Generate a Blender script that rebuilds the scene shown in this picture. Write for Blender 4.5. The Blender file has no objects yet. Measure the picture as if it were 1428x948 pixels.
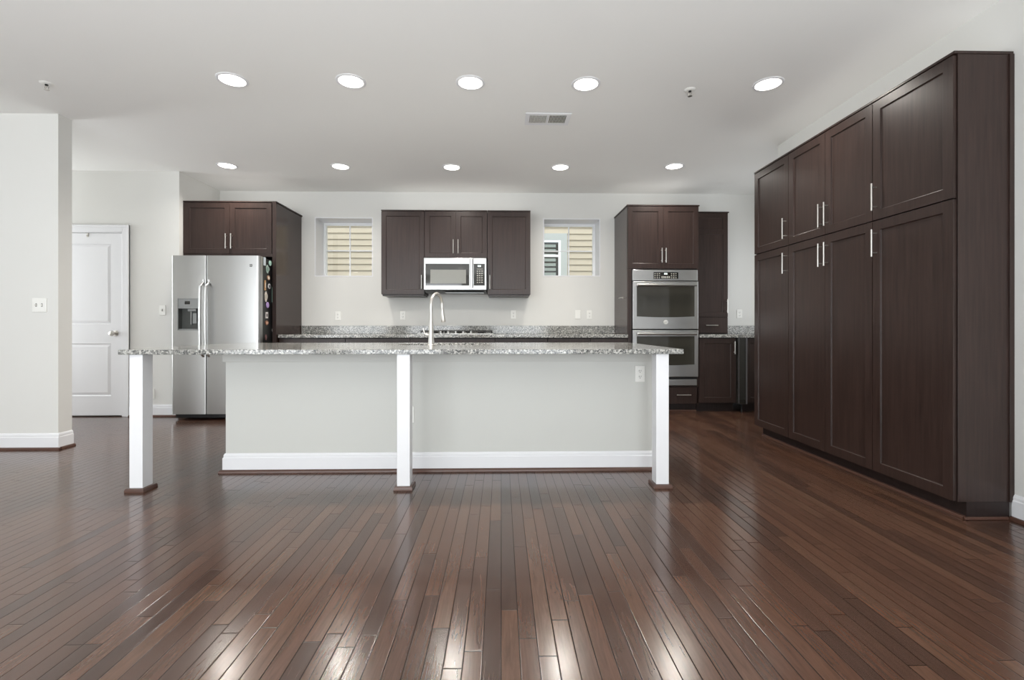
import bpy, bmesh, math, random
from mathutils import Vector, Matrix
random.seed(4)
PI = math.pi
C = bpy.context.scene.collection
S = bpy.context.scene

# ------------------------------------------------------------ camera
CAM_H = 1.0
cd = bpy.data.cameras.new('camera')
cam = bpy.data.objects.new('camera', cd); C.objects.link(cam)
cd.sensor_fit = 'HORIZONTAL'; cd.sensor_width = 36
cd.lens = 36 * 660.0 / 1428
cd.shift_y = -18.0 / 1428
cd.clip_start = 0.05; cd.clip_end = 200
cam.location = (0, 0, CAM_H)
cam.rotation_euler = (PI / 2, 0, -0.0228)
S.camera = cam

# ------------------------------------------------------------ light
S.view_settings.view_transform = 'Standard'
S.view_settings.look = 'None'
S.view_settings.gamma = 1
S.view_settings.use_curve_mapping = False
S.view_settings.exposure = 0.05
W = bpy.data.worlds.new('world'); S.world = W; W.use_nodes = True
bg = W.node_tree.nodes['Background']
bg.inputs['Color'].default_value = (0.86, 0.93, 1.0, 1); bg.inputs['Strength'].default_value = 2.4

def area(name, loc, rot, sx, sy, power, col=(1, 1, 1), shape='RECTANGLE', spread=PI):
    l = bpy.data.lights.new(name, 'AREA'); l.shape = shape; l.size = sx
    if shape == 'RECTANGLE': l.size_y = sy
    l.energy = power; l.color = col; l.spread = spread
    o = bpy.data.objects.new(name, l); C.objects.link(o); o.location = loc; o.rotation_euler = rot
    return o

sl = bpy.data.lights.new('sun', 'SUN'); sl.energy = 1.9; sl.angle = math.radians(1.5); sl.color = (1, .96, .88)
so = bpy.data.objects.new('sun', sl); C.objects.link(so); so.rotation_euler = (math.radians(24), math.radians(-8), 0); so.location = (0, -6, 9)
DAY = (0.93, 0.965, 1.0)
# daylight through the three tall windows behind the camera and the two on the left
for x in (-5.0, -2.3, 0.6):
    area('window_area_light', (x, -4.44, 1.35), (PI / 2, 0, 0), 1.9, 2.2, 84, DAY)
for y in (-2.6, 0.6):
    area('window_area_light', (-6.94, y, 1.35), (PI / 2, 0, -PI / 2), 1.9, 2.2, 1.5, DAY)
area('window_area_light', (-6.94, 4.74, 1.35), (PI / 2, 0, -PI / 2), 0.9, 1.9, 52, DAY)  # added light at the unseen hall end, brightens the door and hall
area('window_area_light', (3.56, 5.33, 1.5), (PI / 2, 0, PI / 2), 0.9, 1.3, 9, DAY)  # added light on the unseen right wall, brightens the kitchen
# added upward fill light near the floor behind the camera, brightening the ceiling
area('added_floor_uplight', (-.95, -1.0, .06), (PI, 0, 0), 6.9, 3.8, 188, (.90, .955, 1.0))
# added fill lights on the cabinet tops, lifting ceiling and upper walls
for cx, cy, sx, sy, w in ((2.52, 3.38, .26, 1.9, .7), (-.55, 5.99, 1.7, .28, .8), (1.90, 5.85, .74, .5, .6), (-3.1, 5.8, .9, .55, .7)):
    area('cabinet_top_fill', (cx, cy, 2.46), (PI, 0, 0), sx, sy, w, (1, .97, .92))
LAMP_W = 10.5
LAMP_COL = (1.0, 0.945, 0.87)

# ------------------------------------------------------------ materials
def newmat(name):
    m = bpy.data.materials.new(name); m.use_nodes = True
    nt = m.node_tree
    return m, nt, nt.nodes['Principled BSDF'], nt.nodes.new, nt.links.new

def srgb(r, g, b):
    f = lambda c: (c / 255 / 12.92) if c / 255 <= 0.04045 else ((c / 255 + 0.055) / 1.055) ** 2.4
    return (f(r), f(g), f(b), 1)

def simple(name, col, rough=0.5, metal=0.0, spec=0.5, var=0.04, scale=30, bump=0.0, bscale=200, coat=0.0):
    m, nt, p, N, L = newmat(name)
    tc = N('ShaderNodeTexCoord'); nz = N('ShaderNodeTexNoise'); nz.inputs['Scale'].default_value = scale
    nz.inputs['Detail'].default_value = 4
    L(tc.outputs['Object'], nz.inputs['Vector'])
    mx = N('ShaderNodeMix'); mx.data_type = 'RGBA'
    mx.inputs['A'].default_value = [c * (1 - var) for c in col[:3]] + [1]
    mx.inputs['B'].default_value = [min(1, c * (1 + var)) for c in col[:3]] + [1]
    L(nz.outputs['Fac'], mx.inputs['Factor']); L(mx.outputs['Result'], p.inputs['Base Color'])
    p.inputs['Roughness'].default_value = rough; p.inputs['Metallic'].default_value = metal
    p.inputs['Specular IOR Level'].default_value = spec
    p.inputs['Coat Weight'].default_value = coat
    if bump:
        n2 = N('ShaderNodeTexNoise'); n2.inputs['Scale'].default_value = bscale; n2.inputs['Detail'].default_value = 3
        L(tc.outputs['Object'], n2.inputs['Vector'])
        b = N('ShaderNodeBump'); b.inputs['Strength'].default_value = bump; b.inputs['Distance'].default_value = 0.002
        L(n2.outputs['Fac'], b.inputs['Height']); L(b.outputs['Normal'], p.inputs['Normal'])
    return m

M = {}
M['wall'] = simple('wall_paint', srgb(221, 220, 216), 0.75, var=0.01, scale=3, bump=0.08, bscale=350)
M['ceiling'] = simple('ceiling_paint', srgb(243, 242, 239), 0.85, var=0.01, scale=2, bump=0.08, bscale=300)
M['island'] = simple('island_paint', srgb(204, 204, 199), 0.55, var=0.01, scale=4)
M['white'] = simple('white_gloss_trim', srgb(232, 232, 234), 0.35, var=0.01, scale=6)
M['plastic'] = simple('white_plastic', srgb(236, 235, 230), 0.35, var=0.01)
M['slot'] = simple('outlet_slot_dark', srgb(60, 58, 55), 0.6)
M['black'] = simple('black_plastic', srgb(20, 20, 21), 0.35, var=0.1)
M['blackgloss'] = simple('black_glass', srgb(34, 33, 30), 0.06, var=0.02, coat=0.6)
M['castiron'] = simple('cast_iron', srgb(30, 29, 28), 0.6, bump=0.3)
M['shoe'] = simple('stained_shoe_molding', srgb(84, 58, 48), 0.3, var=0.25, scale=18)
M['vinyl'] = simple('window_vinyl', srgb(240, 241, 242), 0.35, var=0.01)
M['greycasing'] = simple('neighbour_trim', srgb(178, 180, 177), 0.6, var=0.02)
M['darkstrip'] = simple('dark_grey_edge', srgb(84, 82, 84), 0.35)
M['ovenglass'] = simple('oven_glass', srgb(58, 56, 50), 0.08, var=0.02)
M['ventdark'] = simple('duct_dark', srgb(50, 48, 45), 0.8)
M['mwglass'] = simple('oven_window_mesh', srgb(128, 128, 122), 0.22, var=0.03)
M['keys'] = simple('printed_key_grey', srgb(165, 163, 155), 0.5)
M['screenlit'] = simple('clock_digits', srgb(210, 215, 205), 0.5)

def metal(name, col, rough, horiz=True, streak=0.10):
    m, nt, p, N, L = newmat(name)
    tc = N('ShaderNodeTexCoord'); mp = N('ShaderNodeMapping')
    mp.inputs['Scale'].default_value = (2, 2, 320) if horiz else (320, 320, 2)
    nz = N('ShaderNodeTexNoise'); nz.inputs['Scale'].default_value = 2.0; nz.inputs['Detail'].default_value = 3
    L(tc.outputs['Object'], mp.inputs['Vector']); L(mp.outputs['Vector'], nz.inputs['Vector'])
    r = N('ShaderNodeMapRange'); r.inputs['To Min'].default_value = rough - streak * .5; r.inputs['To Max'].default_value = rough + streak * .5
    L(nz.outputs['Fac'], r.inputs['Value']); L(r.outputs['Result'], p.inputs['Roughness'])
    b = N('ShaderNodeBump'); b.inputs['Strength'].default_value = 0.06; b.inputs['Distance'].default_value = 0.0008
    L(nz.outputs['Fac'], b.inputs['Height'])
    # slow waviness of the sheet
    n2 = N('ShaderNodeTexNoise'); n2.inputs['Scale'].default_value = 3.0
    mp2 = N('ShaderNodeMapping'); mp2.inputs['Scale'].default_value = (.6, .6, 2.2)
    L(tc.outputs['Object'], mp2.inputs['Vector']); L(mp2.outputs['Vector'], n2.inputs['Vector'])
    b2 = N('ShaderNodeBump'); b2.inputs['Strength'].default_value = 0.25; b2.inputs['Distance'].default_value = 0.004
    L(n2.outputs['Fac'], b2.inputs['Height']); L(b.outputs['Normal'], b2.inputs['Normal']); L(b2.outputs['Normal'], p.inputs['Normal'])
    p.inputs['Base Color'].default_value = col; p.inputs['Metallic'].default_value = 1.0
    return m
M['steel'] = metal('brushed_stainless', (0.48, 0.478, 0.47, 1), 0.33)
M['nickel'] = metal('satin_nickel', (0.58, 0.555, 0.52, 1), 0.33, False)
M['steelgrey'] = simple('dispenser_grey', srgb(150, 152, 152), 0.35, metal=0.6)

def wood_dark(name, base, rough=0.3, vert=True):
    m, nt, p, N, L = newmat(name)
    tc = N('ShaderNodeTexCoord'); mp = N('ShaderNodeMapping')
    mp.inputs['Scale'].default_value = (26, 26, 1.3) if vert else (1.3, 26, 26)
    nz = N('ShaderNodeTexNoise'); nz.inputs['Scale'].default_value = 2.2; nz.inputs['Detail'].default_value = 6; nz.inputs['Roughness'].default_value = .6
    L(tc.outputs['Object'], mp.inputs['Vector']); L(mp.outputs['Vector'], nz.inputs['Vector'])
    cr = N('ShaderNodeValToRGB'); e = cr.color_ramp.elements
    e[0].position = .3; e[0].color = [c * .72 for c in base[:3]] + [1]
    e[1].position = .7; e[1].color = [c * 1.28 for c in base[:3]] + [1]
    L(nz.outputs['Fac'], cr.inputs['Fac']); L(cr.outputs['Color'], p.inputs['Base Color'])
    r = N('ShaderNodeMapRange'); r.inputs['To Min'].default_value = rough - .04; r.inputs['To Max'].default_value = rough + .05
    L(nz.outputs['Fac'], r.inputs['Value']); L(r.outputs['Result'], p.inputs['Roughness'])
    p.inputs['Specular IOR Level'].default_value = 0.4
    b = N('ShaderNodeBump'); b.inputs['Strength'].default_value = 0.05; b.inputs['Distance'].default_value = 0.001
    L(nz.outputs['Fac'], b.inputs['Height']); L(b.outputs['Normal'], p.inputs['Normal'])
    return m
M['cab'] = wood_dark('espresso_stained_maple', srgb(50, 37, 33), 0.33)
M['cabside'] = wood_dark('espresso_side_panel', srgb(54, 40, 35), .17)
M['cabin'] = wood_dark('espresso_carcass', srgb(36, 26, 24), 0.45)

def granite():
    m, nt, p, N, L = newmat('speckled_granite')
    tc = N('ShaderNodeTexCoord')
    def vor(scale):
        nzz = N('ShaderNodeTexNoise'); nzz.inputs['Scale'].default_value = scale * .8
        L(tc.outputs['Object'], nzz.inputs['Vector'])
        ad = N('ShaderNodeVectorMath'); ad.operation = 'MULTIPLY_ADD'
        ad.inputs[1].default_value = (.012, .012, .012)
        L(nzz.outputs['Color'], ad.inputs[0]); L(tc.outputs['Object'], ad.inputs[2])
        v = N('ShaderNodeTexVoronoi'); v.inputs['Scale'].default_value = scale
        L(ad.outputs[0], v.inputs['Vector'])
        sp = N('ShaderNodeSeparateColor'); L(v.outputs['Color'], sp.inputs['Color'])
        return sp.outputs[0]
    def ramp(stops, src):
        cr = N('ShaderNodeValToRGB'); cr.color_ramp.interpolation = 'CONSTANT'
        e = cr.color_ramp.elements
        e[0].position = stops[0][0]; e[0].color = stops[0][1]
        e[1].position = stops[1][0]; e[1].color = stops[1][1]
        for s in stops[2:]:
            k = e.new(s[0]); k.color = s[1]
        L(src, cr.inputs['Fac']); return cr.outputs['Color']
    a = ramp([(0, srgb(52, 56, 58)), (.22, srgb(98, 99, 97)), (.46, srgb(158, 157, 152)), (.72, srgb(208, 206, 200)), (.90, srgb(124, 122, 116))], vor(105))
    b = ramp([(0, srgb(40, 42, 44)), (.22, srgb(118, 118, 114)), (.52, srgb(192, 190, 185)), (.80, srgb(150, 148, 142))], vor(210))
    mx = N('ShaderNodeMix'); mx.data_type = 'RGBA'; mx.inputs['Factor'].default_value = .4
    L(a, mx.inputs['A']); L(b, mx.inputs['B'])
    L(mx.outputs['Result'], p.inputs['Base Color'])
    p.inputs['Roughness'].default_value = .1; p.inputs['Specular IOR Level'].default_value = .5
    return m
M['granite'] = granite()

def floor_mat():
    m, nt, p, N, L = newmat('oak_strip_floor')
    tc = N('ShaderNodeTexCoord'); sx = N('ShaderNodeSeparateXYZ'); L(tc.outputs['Object'], sx.inputs[0])
    def mth(op, a, b=None, c=None):
        n = N('ShaderNodeMath'); n.operation = op
        for i, v in enumerate((a, b, c)):
            if v is None: continue
            if isinstance(v, (int, float)): n.inputs[i].default_value = v
            else: L(v, n.inputs[i])
        return n.outputs[0]
    PW = 0.0572
    xs = mth('DIVIDE', sx.outputs['X'], PW)
    row = mth('FLOOR', xs); fx = mth('FRACT', xs)
    wn = N('ShaderNodeTexWhiteNoise'); wn.noise_dimensions = '1D'; L(row, wn.inputs['W'])
    ln = mth('MULTIPLY_ADD', wn.outputs['Value'], .55, .55)
    wn2 = N('ShaderNodeTexWhiteNoise'); wn2.noise_dimensions = '1D'; L(mth('ADD', row, 57.3), wn2.inputs['W'])
    ys = mth('DIVIDE', mth('ADD', sx.outputs['Y'], mth('MULTIPLY', wn2.outputs['Value'], 7)), ln)
    col = mth('FLOOR', ys); fy = mth('FRACT', ys)
    cb = N('ShaderNodeCombineXYZ'); L(row, cb.inputs[0]); L(col, cb.inputs[1])
    wid = N('ShaderNodeTexWhiteNoise'); wid.noise_dimensions = '2D'; L(cb.outputs[0], wid.inputs['Vector'])
    # seams
    ex = mth('MULTIPLY', mth('MINIMUM', fx, mth('SUBTRACT', 1, fx)), PW)
    ey = mth('MULTIPLY', mth('MINIMUM', fy, mth('SUBTRACT', 1, fy)), ln)
    ed = mth('MINIMUM', ex, ey)
    seam = N('ShaderNodeMapRange'); seam.inputs['From Min'].default_value = 0.0004; seam.inputs['From Max'].default_value = 0.0024
    L(ed, seam.inputs['Value'])
    # grain
    off = N('ShaderNodeVectorMath'); off.operation = 'SCALE'; L(wid.outputs['Color'], off.inputs[0]); off.inputs['Scale'].default_value = 40
    av = N('ShaderNodeVectorMath'); av.operation = 'ADD'; L(tc.outputs['Object'], av.inputs[0]); L(off.outputs[0], av.inputs[1])
    mp = N('ShaderNodeMapping'); mp.inputs['Scale'].default_value = (42, 3.2, 1); L(av.outputs[0], mp.inputs['Vector'])
    g = N('ShaderNodeTexNoise'); g.inputs['Scale'].default_value = 1.4; g.inputs['Detail'].default_value = 7; g.inputs['Roughness'].default_value = .65; g.inputs['Distortion'].default_value = 1.2
    L(mp.outputs[0], g.inputs['Vector'])
    cr = N('ShaderNodeValToRGB'); e = cr.color_ramp.elements
    e[0].position = 0; e[0].color = srgb(66, 47, 39)
    e[1].position = 1; e[1].color = srgb(92, 67, 53)
    k = e.new(.35); k.color = srgb(78, 54, 43)
    k = e.new(.7); k.color = srgb(88, 61, 48)
    L(wid.outputs['Value'], cr.inputs['Fac'])
    gr = N('ShaderNodeMapRange'); gr.inputs['From Min'].default_value = .3; gr.inputs['From Max'].default_value = .7
    gr.inputs['To Min'].default_value = .75; gr.inputs['To Max'].default_value = 1.2; L(g.outputs['Fac'], gr.inputs['Value'])
    v = N('ShaderNodeVectorMath'); v.operation = 'SCALE'; L(cr.outputs['Color'], v.inputs[0]); L(gr.outputs['Result'], v.inputs['Scale'])
    mx = N('ShaderNodeMix'); mx.data_type = 'RGBA'; mx.inputs['A'].default_value = srgb(24, 15, 11)
    L(seam.outputs['Result'], mx.inputs['Factor']); L(v.outputs[0], mx.inputs['B'])
    L(mx.outputs['Result'], p.inputs['Base Color'])
    rr = N('ShaderNodeMapRange'); rr.inputs['To Min'].default_value = .15; rr.inputs['To Max'].default_value = .23
    L(g.outputs['Fac'], rr.inputs['Value']); L(rr.outputs['Result'], p.inputs['Roughness'])
    L(mth('MULTIPLY_ADD', seam.outputs['Result'], .72, .05), p.inputs['Specular IOR Level'])
    p.inputs['Coat Weight'].default_value = .15; p.inputs['Coat Roughness'].default_value = .2
    bv = N('ShaderNodeMapRange'); bv.inputs['From Max'].default_value = 0.003; L(ed, bv.inputs['Value'])
    b = N('ShaderNodeBump'); b.inputs['Strength'].default_value = .45; b.inputs['Distance'].default_value = .0012
    L(bv.outputs['Result'], b.inputs['Height'])
    b2 = N('ShaderNodeBump'); b2.inputs['Strength'].default_value = .05; b2.inputs['Distance'].default_value = .001
    L(g.outputs['Fac'], b2.inputs['Height']); L(b.outputs['Normal'], b2.inputs['Normal'])
    # each strip lies at a slightly different angle
    wv = N('ShaderNodeTexNoise'); wv.inputs['Scale'].default_value = 3.0; L(av.outputs[0], wv.inputs['Vector'])
    b3 = N('ShaderNodeBump'); b3.inputs['Strength'].default_value = .12; b3.inputs['Distance'].default_value = .004
    L(wv.outputs['Fac'], b3.inputs['Height']); L(b2.outputs['Normal'], b3.inputs['Normal'])
    L(b3.outputs['Normal'], p.inputs['Normal'])
    return m
M['floor'] = floor_mat()

def glass_mat():
    m = bpy.data.materials.new('window_glass'); m.use_nodes = True; nt = m.node_tree
    nt.nodes.clear(); N = nt.nodes.new; L = nt.links.new
    o = N('ShaderNodeOutputMaterial'); t = N('ShaderNodeBsdfTransparent'); t.inputs[0].default_value = (.96, .98, .97, 1)
    g = N('ShaderNodeBsdfGlossy'); g.inputs['Roughness'].default_value = .02
    fr = N('ShaderNodeFresnel'); fr.inputs['IOR'].default_value = 1.45
    mx = N('ShaderNodeMixShader'); L(fr.outputs[0], mx.inputs[0]); L(t.outputs[0], mx.inputs[1]); L(g.outputs[0], mx.inputs[2])
    L(mx.outputs[0], o.inputs['Surface']); return m
M['glass'] = glass_mat()

def emit(name, col, s):
    m, nt, p, N, L = newmat(name)
    p.inputs['Base Color'].default_value = col; p.inputs['Emission Color'].default_value = col; p.inputs['Emission Strength'].default_value = s
    return m
M['lens'] = emit('lit_lens', (1.0, .95, .86, 1), 6)
M['digits'] = emit('lit_digits', (.75, .9, .85, 1), 1.2)

M['siding'] = simple('cream_vinyl_siding', srgb(184, 171, 152), 0.7, var=0.02, scale=5)

# ------------------------------------------------------------ mesh helpers
def BM(): return bmesh.new()
def box(bm, x0, x1, y0, y1, z0, z1):
    v = [bm.verts.new((x, y, z)) for x in (x0, x1) for y in (y0, y1) for z in (z0, z1)]
    for f in ((0, 1, 3, 2), (4, 6, 7, 5), (0, 4, 5, 1), (2, 3, 7, 6), (0, 2, 6, 4), (1, 5, 7, 3)):
        bm.faces.new([v[i] for i in f])
    return bm
def prism(bm, prof, z0, z1, axis='z'):
    def pt(a, b, c): return {'z': (a, b, c), 'x': (c, a, b), 'y': (a, c, b)}[axis]
    lo = [bm.verts.new(pt(a, b, z0)) for a, b in prof]; hi = [bm.verts.new(pt(a, b, z1)) for a, b in prof]
    n = len(prof)
    bm.faces.new(lo[::-1]); bm.faces.new(hi)
    for i in range(n): bm.faces.new((lo[i], lo[(i + 1) % n], hi[(i + 1) % n], hi[i]))
    return bm
def lathe(bm, prof, c=(0, 0, 0), axis='z', n=24):
    rings = []
    for r, h in prof:
        ring = []
        for i in range(n):
            a = 2 * PI * i / n; p, q = r * math.cos(a), r * math.sin(a)
            v = {'z': (p, q, h), 'y': (p, h, q), 'x': (h, p, q)}[axis]
            ring.append(bm.verts.new((c[0] + v[0], c[1] + v[1], c[2] + v[2])))
        rings.append(ring)
    for a, b in zip(rings, rings[1:]):
        for i in range(n): bm.faces.new((a[i], a[(i + 1) % n], b[(i + 1) % n], b[i]))
    bm.faces.new(rings[0][::-1]); bm.faces.new(rings[-1])
    return bm
def tube(bm, pts, rad, n=12):
    rings = []; pts = [Vector(p) for p in pts]; m = len(pts)
    if not isinstance(rad, (list, tuple)): rad = [rad] * m
    prev = None
    for i, p in enumerate(pts):
        t = (pts[min(i + 1, m - 1)] - pts[max(i - 1, 0)]).normalized()
        if prev is None:
            u = t.orthogonal().normalized()
        else:
            u = (prev - t * prev.dot(t)).normalized()
        prev = u; w = t.cross(u)
        rings.append([bm.verts.new(p + (u * math.cos(2 * PI * k / n) + w * math.sin(2 * PI * k / n)) * rad[i]) for k in range(n)])
    for a, b in zip(rings, rings[1:]):
        for i in range(n): bm.faces.new((a[i], a[(i + 1) % n], b[(i + 1) % n], b[i]))
    bm.faces.new(rings[0][::-1]); bm.faces.new(rings[-1])
    return bm

def obj(name, bm, mat, parent=None, bevel=0.0, smooth=True, seg=2):
    bmesh.ops.recalc_face_normals(bm, faces=bm.faces[:])
    me = bpy.data.meshes.new(name); bm.to_mesh(me); bm.free()
    me.materials.append(M[mat] if isinstance(mat, str) else mat)
    if smooth:
        for f in me.polygons: f.use_smooth = True
        me.set_sharp_from_angle(angle=math.radians(35))
    o = bpy.data.objects.new(name, me); C.objects.link(o)
    if parent: o.parent = parent
    if bevel:
        b = o.modifiers.new('bevel', 'BEVEL'); b.width = bevel; b.segments = seg; b.limit_method = 'ANGLE'; b.angle_limit = math.radians(40)
        b.harden_normals = True
    return o
def tag(o, label, cat, group=None):
    o['label'] = label; o['category'] = cat
    if group: o['group'] = group
    return o
def thing(name, label, cat, loc=(0, 0, 0), rz=0, group=None):
    o = bpy.data.objects.new(name, None); C.objects.link(o); o.empty_display_size = .1
    o.location = loc; o.rotation_euler = (0, 0, rz)
    return tag(o, label, cat, group)
def struct(name, bm, mat, parent=None, bevel=0.0):
    o = obj(name, bm, mat, parent, bevel, smooth=False)
    o['kind'] = 'structure'
    return o
def dup(root, loc, rot=None, label=None):
    r = root.copy(); C.objects.link(r); r.location = loc
    if rot is not None: r.rotation_euler = rot
    if label: r['label'] = label
    def kids(src, dst):
        for ch in list(src.children):
            c = ch.copy(); C.objects.link(c); c.parent = dst; kids(ch, c)
    kids(root, r)
    return r
def text(name, s, size, mat, parent, loc, rot=(PI / 2, 0, 0), depth=.0004):
    cu = bpy.data.curves.new(name, 'FONT'); cu.body = s; cu.size = size; cu.extrude = depth
    cu.align_x = 'CENTER'; cu.align_y = 'CENTER'
    t = bpy.data.objects.new(name, cu); C.objects.link(t)
    me = bpy.data.meshes.new_from_object(t.evaluated_get(bpy.context.evaluated_depsgraph_get()))
    bpy.data.objects.remove(t); bpy.data.curves.remove(cu)
    me.materials.clear(); me.materials.append(M[mat])
    o = bpy.data.objects.new(name, me); C.objects.link(o); o.parent = parent; o.location = loc; o.rotation_euler = rot
    return o

# ------------------------------------------------------------ room shell
ZC = 2.748
YW, YD, XA, XR, YR, XRR = 6.16, 5.395, -3.612, 2.6675, 4.505, 3.62
XL, YB = -7.0, -4.5
T = .15
def wall_xz(name, x0, x1, y0, y1, holes=(), z1=None, mat='wall'):
    """wall along x between depths y0..y1 with rectangular openings (hx0,hx1,hz0,hz1) as one mesh"""
    z1 = z1 or ZC; bm = BM()
    xs = sorted({x0, x1} | {h[0] for h in holes} | {h[1] for h in holes})
    for a, b in zip(xs, xs[1:]):
        hs = sorted([(h[2], h[3]) for h in holes if h[0] <= a + 1e-6 and h[1] >= b - 1e-6]); z = 0
        for lo, hi in hs:
            if lo > z: box(bm, a, b, y0, y1, z, lo)
            z = hi
        if z < z1: box(bm, a, b, y0, y1, z, z1)
    bmesh.ops.remove_doubles(bm, verts=bm.verts[:], dist=1e-5)
    return struct(name, bm, mat)
def wall_yz(name, y0, y1, x0, x1, holes=()):
    bm = BM(); ys = sorted({y0, y1} | {h[0] for h in holes} | {h[1] for h in holes})
    for a, b in zip(ys, ys[1:]):
        hs = sorted([(h[2], h[3]) for h in holes if h[0] <= a + 1e-6 and h[1] >= b - 1e-6]); z = 0
        for lo, hi in hs:
            if lo > z: box(bm, x0, x1, a, b, z, lo)
            z = hi
        if z < ZC: box(bm, x0, x1, a, b, z, ZC)
    bmesh.ops.remove_doubles(bm, verts=bm.verts[:], dist=1e-5)
    return struct(name, bm, 'wall')

struct('floor', box(BM(), XL, XRR, YB, YW, -.08, 0), 'floor')
struct('ceiling', box(BM(), XL - T, XRR + T, YB - T, YW + .36, ZC, ZC + .12), 'ceiling')
W1 = (-2.403, -1.659, 1.652, 2.415); W2 = (.547, 1.294, 1.661, 2.416)
wall_xz('wall_back', XA - T, XRR + T, YW, YW + .36, [W1, W2])
DX0, DX1, DZ = -5.02, -4.236, 2.052
wall_xz('wall_door_side', XL, XA, YD, YD + .12, [(DX0, DX1, 0, DZ)])
struct('wall_alcove', box(BM(), XA - .12, XA, YD + .12, YW, 0, ZC), 'wall')
wall_yz('wall_right', YB, YR, XR, XR + .12)
struct('wall_corner_right', box(BM(), XR + .12, XRR + T, YR - .12, YR, 0, ZC), 'wall')
wall_yz('wall_far_right', YR, YW, XRR, XRR + T, [(4.88, 5.78, .96, 2.25)])
struct('wall_stub_left', box(BM(), XL, -3.63, 3.963, 4.088, 0, ZC), 'wall')
BW = [(-6.0, -4.0, .25, 2.45), (-3.3, -1.3, .25, 2.45), (-.4, 1.6, .25, 2.45)]
wall_xz('wall_rear', XL - T, XR + .12, YB - T, YB, BW)
LW = [(-3.6, -1.6, .25, 2.45), (-.4, 1.6, .25, 2.45), (4.24, 5.24, .4, 2.35)]  # last opening added at the unseen hall end to light the hall
wall_yz('wall_left', YB, YD + .12, XL - T, XL, LW)
# hall behind the closed door
struct('wall_behind_door', box(BM(), -5.4, -3.8, YD + .3, YD + .36, 0, ZC), 'wall')

# rear and left windows of the room behind the camera
def plain_window(n, x0, x1, z0, z1, yc, along='x', xc=0):
    fr = BM(); w = .05
    def bx(a0, a1, b0, b1, d0=-.03, d1=.03, bm=None):
        if along == 'x': box(bm, a0, a1, yc + d0, yc + d1, b0, b1)
        else: box(bm, xc + d0, xc + d1, a0, a1, b0, b1)
    for a in ((x0, x1, z0, z0 + w), (x0, x1, z1 - w, z1), (x0, x0 + w, z0 + w, z1 - w), (x1 - w, x1, z0 + w, z1 - w), (x0 + w, x1 - w, (z0 + z1) / 2 - .02, (z0 + z1) / 2 + .02)):
        bx(*a, bm=fr)
    o = struct('window_%d' % n, fr, 'vinyl')
    g = BM(); bx(x0 + w, x1 - w, z0 + w, z1 - w, .004, .008, bm=g)
    obj('pane', g, 'glass', o, smooth=False)
for i, h in enumerate(BW): plain_window(3 + i, *h, YB - .08)
for i, h in enumerate(LW): plain_window(6 + i, *h, 0, 'y', XL - .08)

plain_window(9, 4.88, 5.78, .96, 2.25, 0, 'y', XRR + .08)  # window added in the unseen right wall to light the kitchen

# the two small kitchen windows
def kitchen_window(n, X0, X1, Z0, Z1):
    y = YW
    bm = BM(); t = .012      # white drywall return lining
    yb = y + .335
    for a in ((X0, X0 + t, Z0, Z1), (X1 - t, X1, Z0, Z1), (X0 + t, X1 - t, Z0, Z0 + t), (X0 + t, X1 - t, Z1 - t, Z1)):
        box(bm, a[0], a[1], y - .004, yb, a[2], a[3])
    o = struct('window_%d' % n, bm, 'white')
    fr = BM()
    for w, d0, d1 in ((.018, .275, .335), (.030, .288, .335)):
        a0, a1, b0, b1 = X0 + t, X1 - t, Z0 + t, Z1 - t
        for q in ((a0, a0 + w, b0, b1), (a1 - w, a1, b0, b1), (a0 + w, a1 - w, b0, b0 + w), (a0 + w, a1 - w, b1 - w, b1)):
            box(fr, q[0], q[1], y + d0, y + d1, q[2], q[3])
    f = obj('window_frame', fr, 'vinyl', o, bevel=.002)
    mb = BM(); xc = (X0 + X1) / 2 + (.004 if n == 2 else -.018); zc = (Z0 + Z1) / 2
    box(mb, xc - .008, xc + .008, y + .302, y + .314, Z0 + t + .028, Z1 - t - .028)
    box(mb, X0 + t + .028, X1 - t - .028, y + .3025, y + .3135, zc - .008, zc + .008)
    obj('muntin', mb, 'vinyl', o)
    g = BM(); box(g, X0 + t + .028, X1 - t - .028, y + .306, y + .310, Z0 + t + .028, Z1 - t - .028)
    obj('pane', g, 'glass', o, smooth=False)
kitchen_window(1, *W1); kitchen_window(2, *W2)

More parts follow.
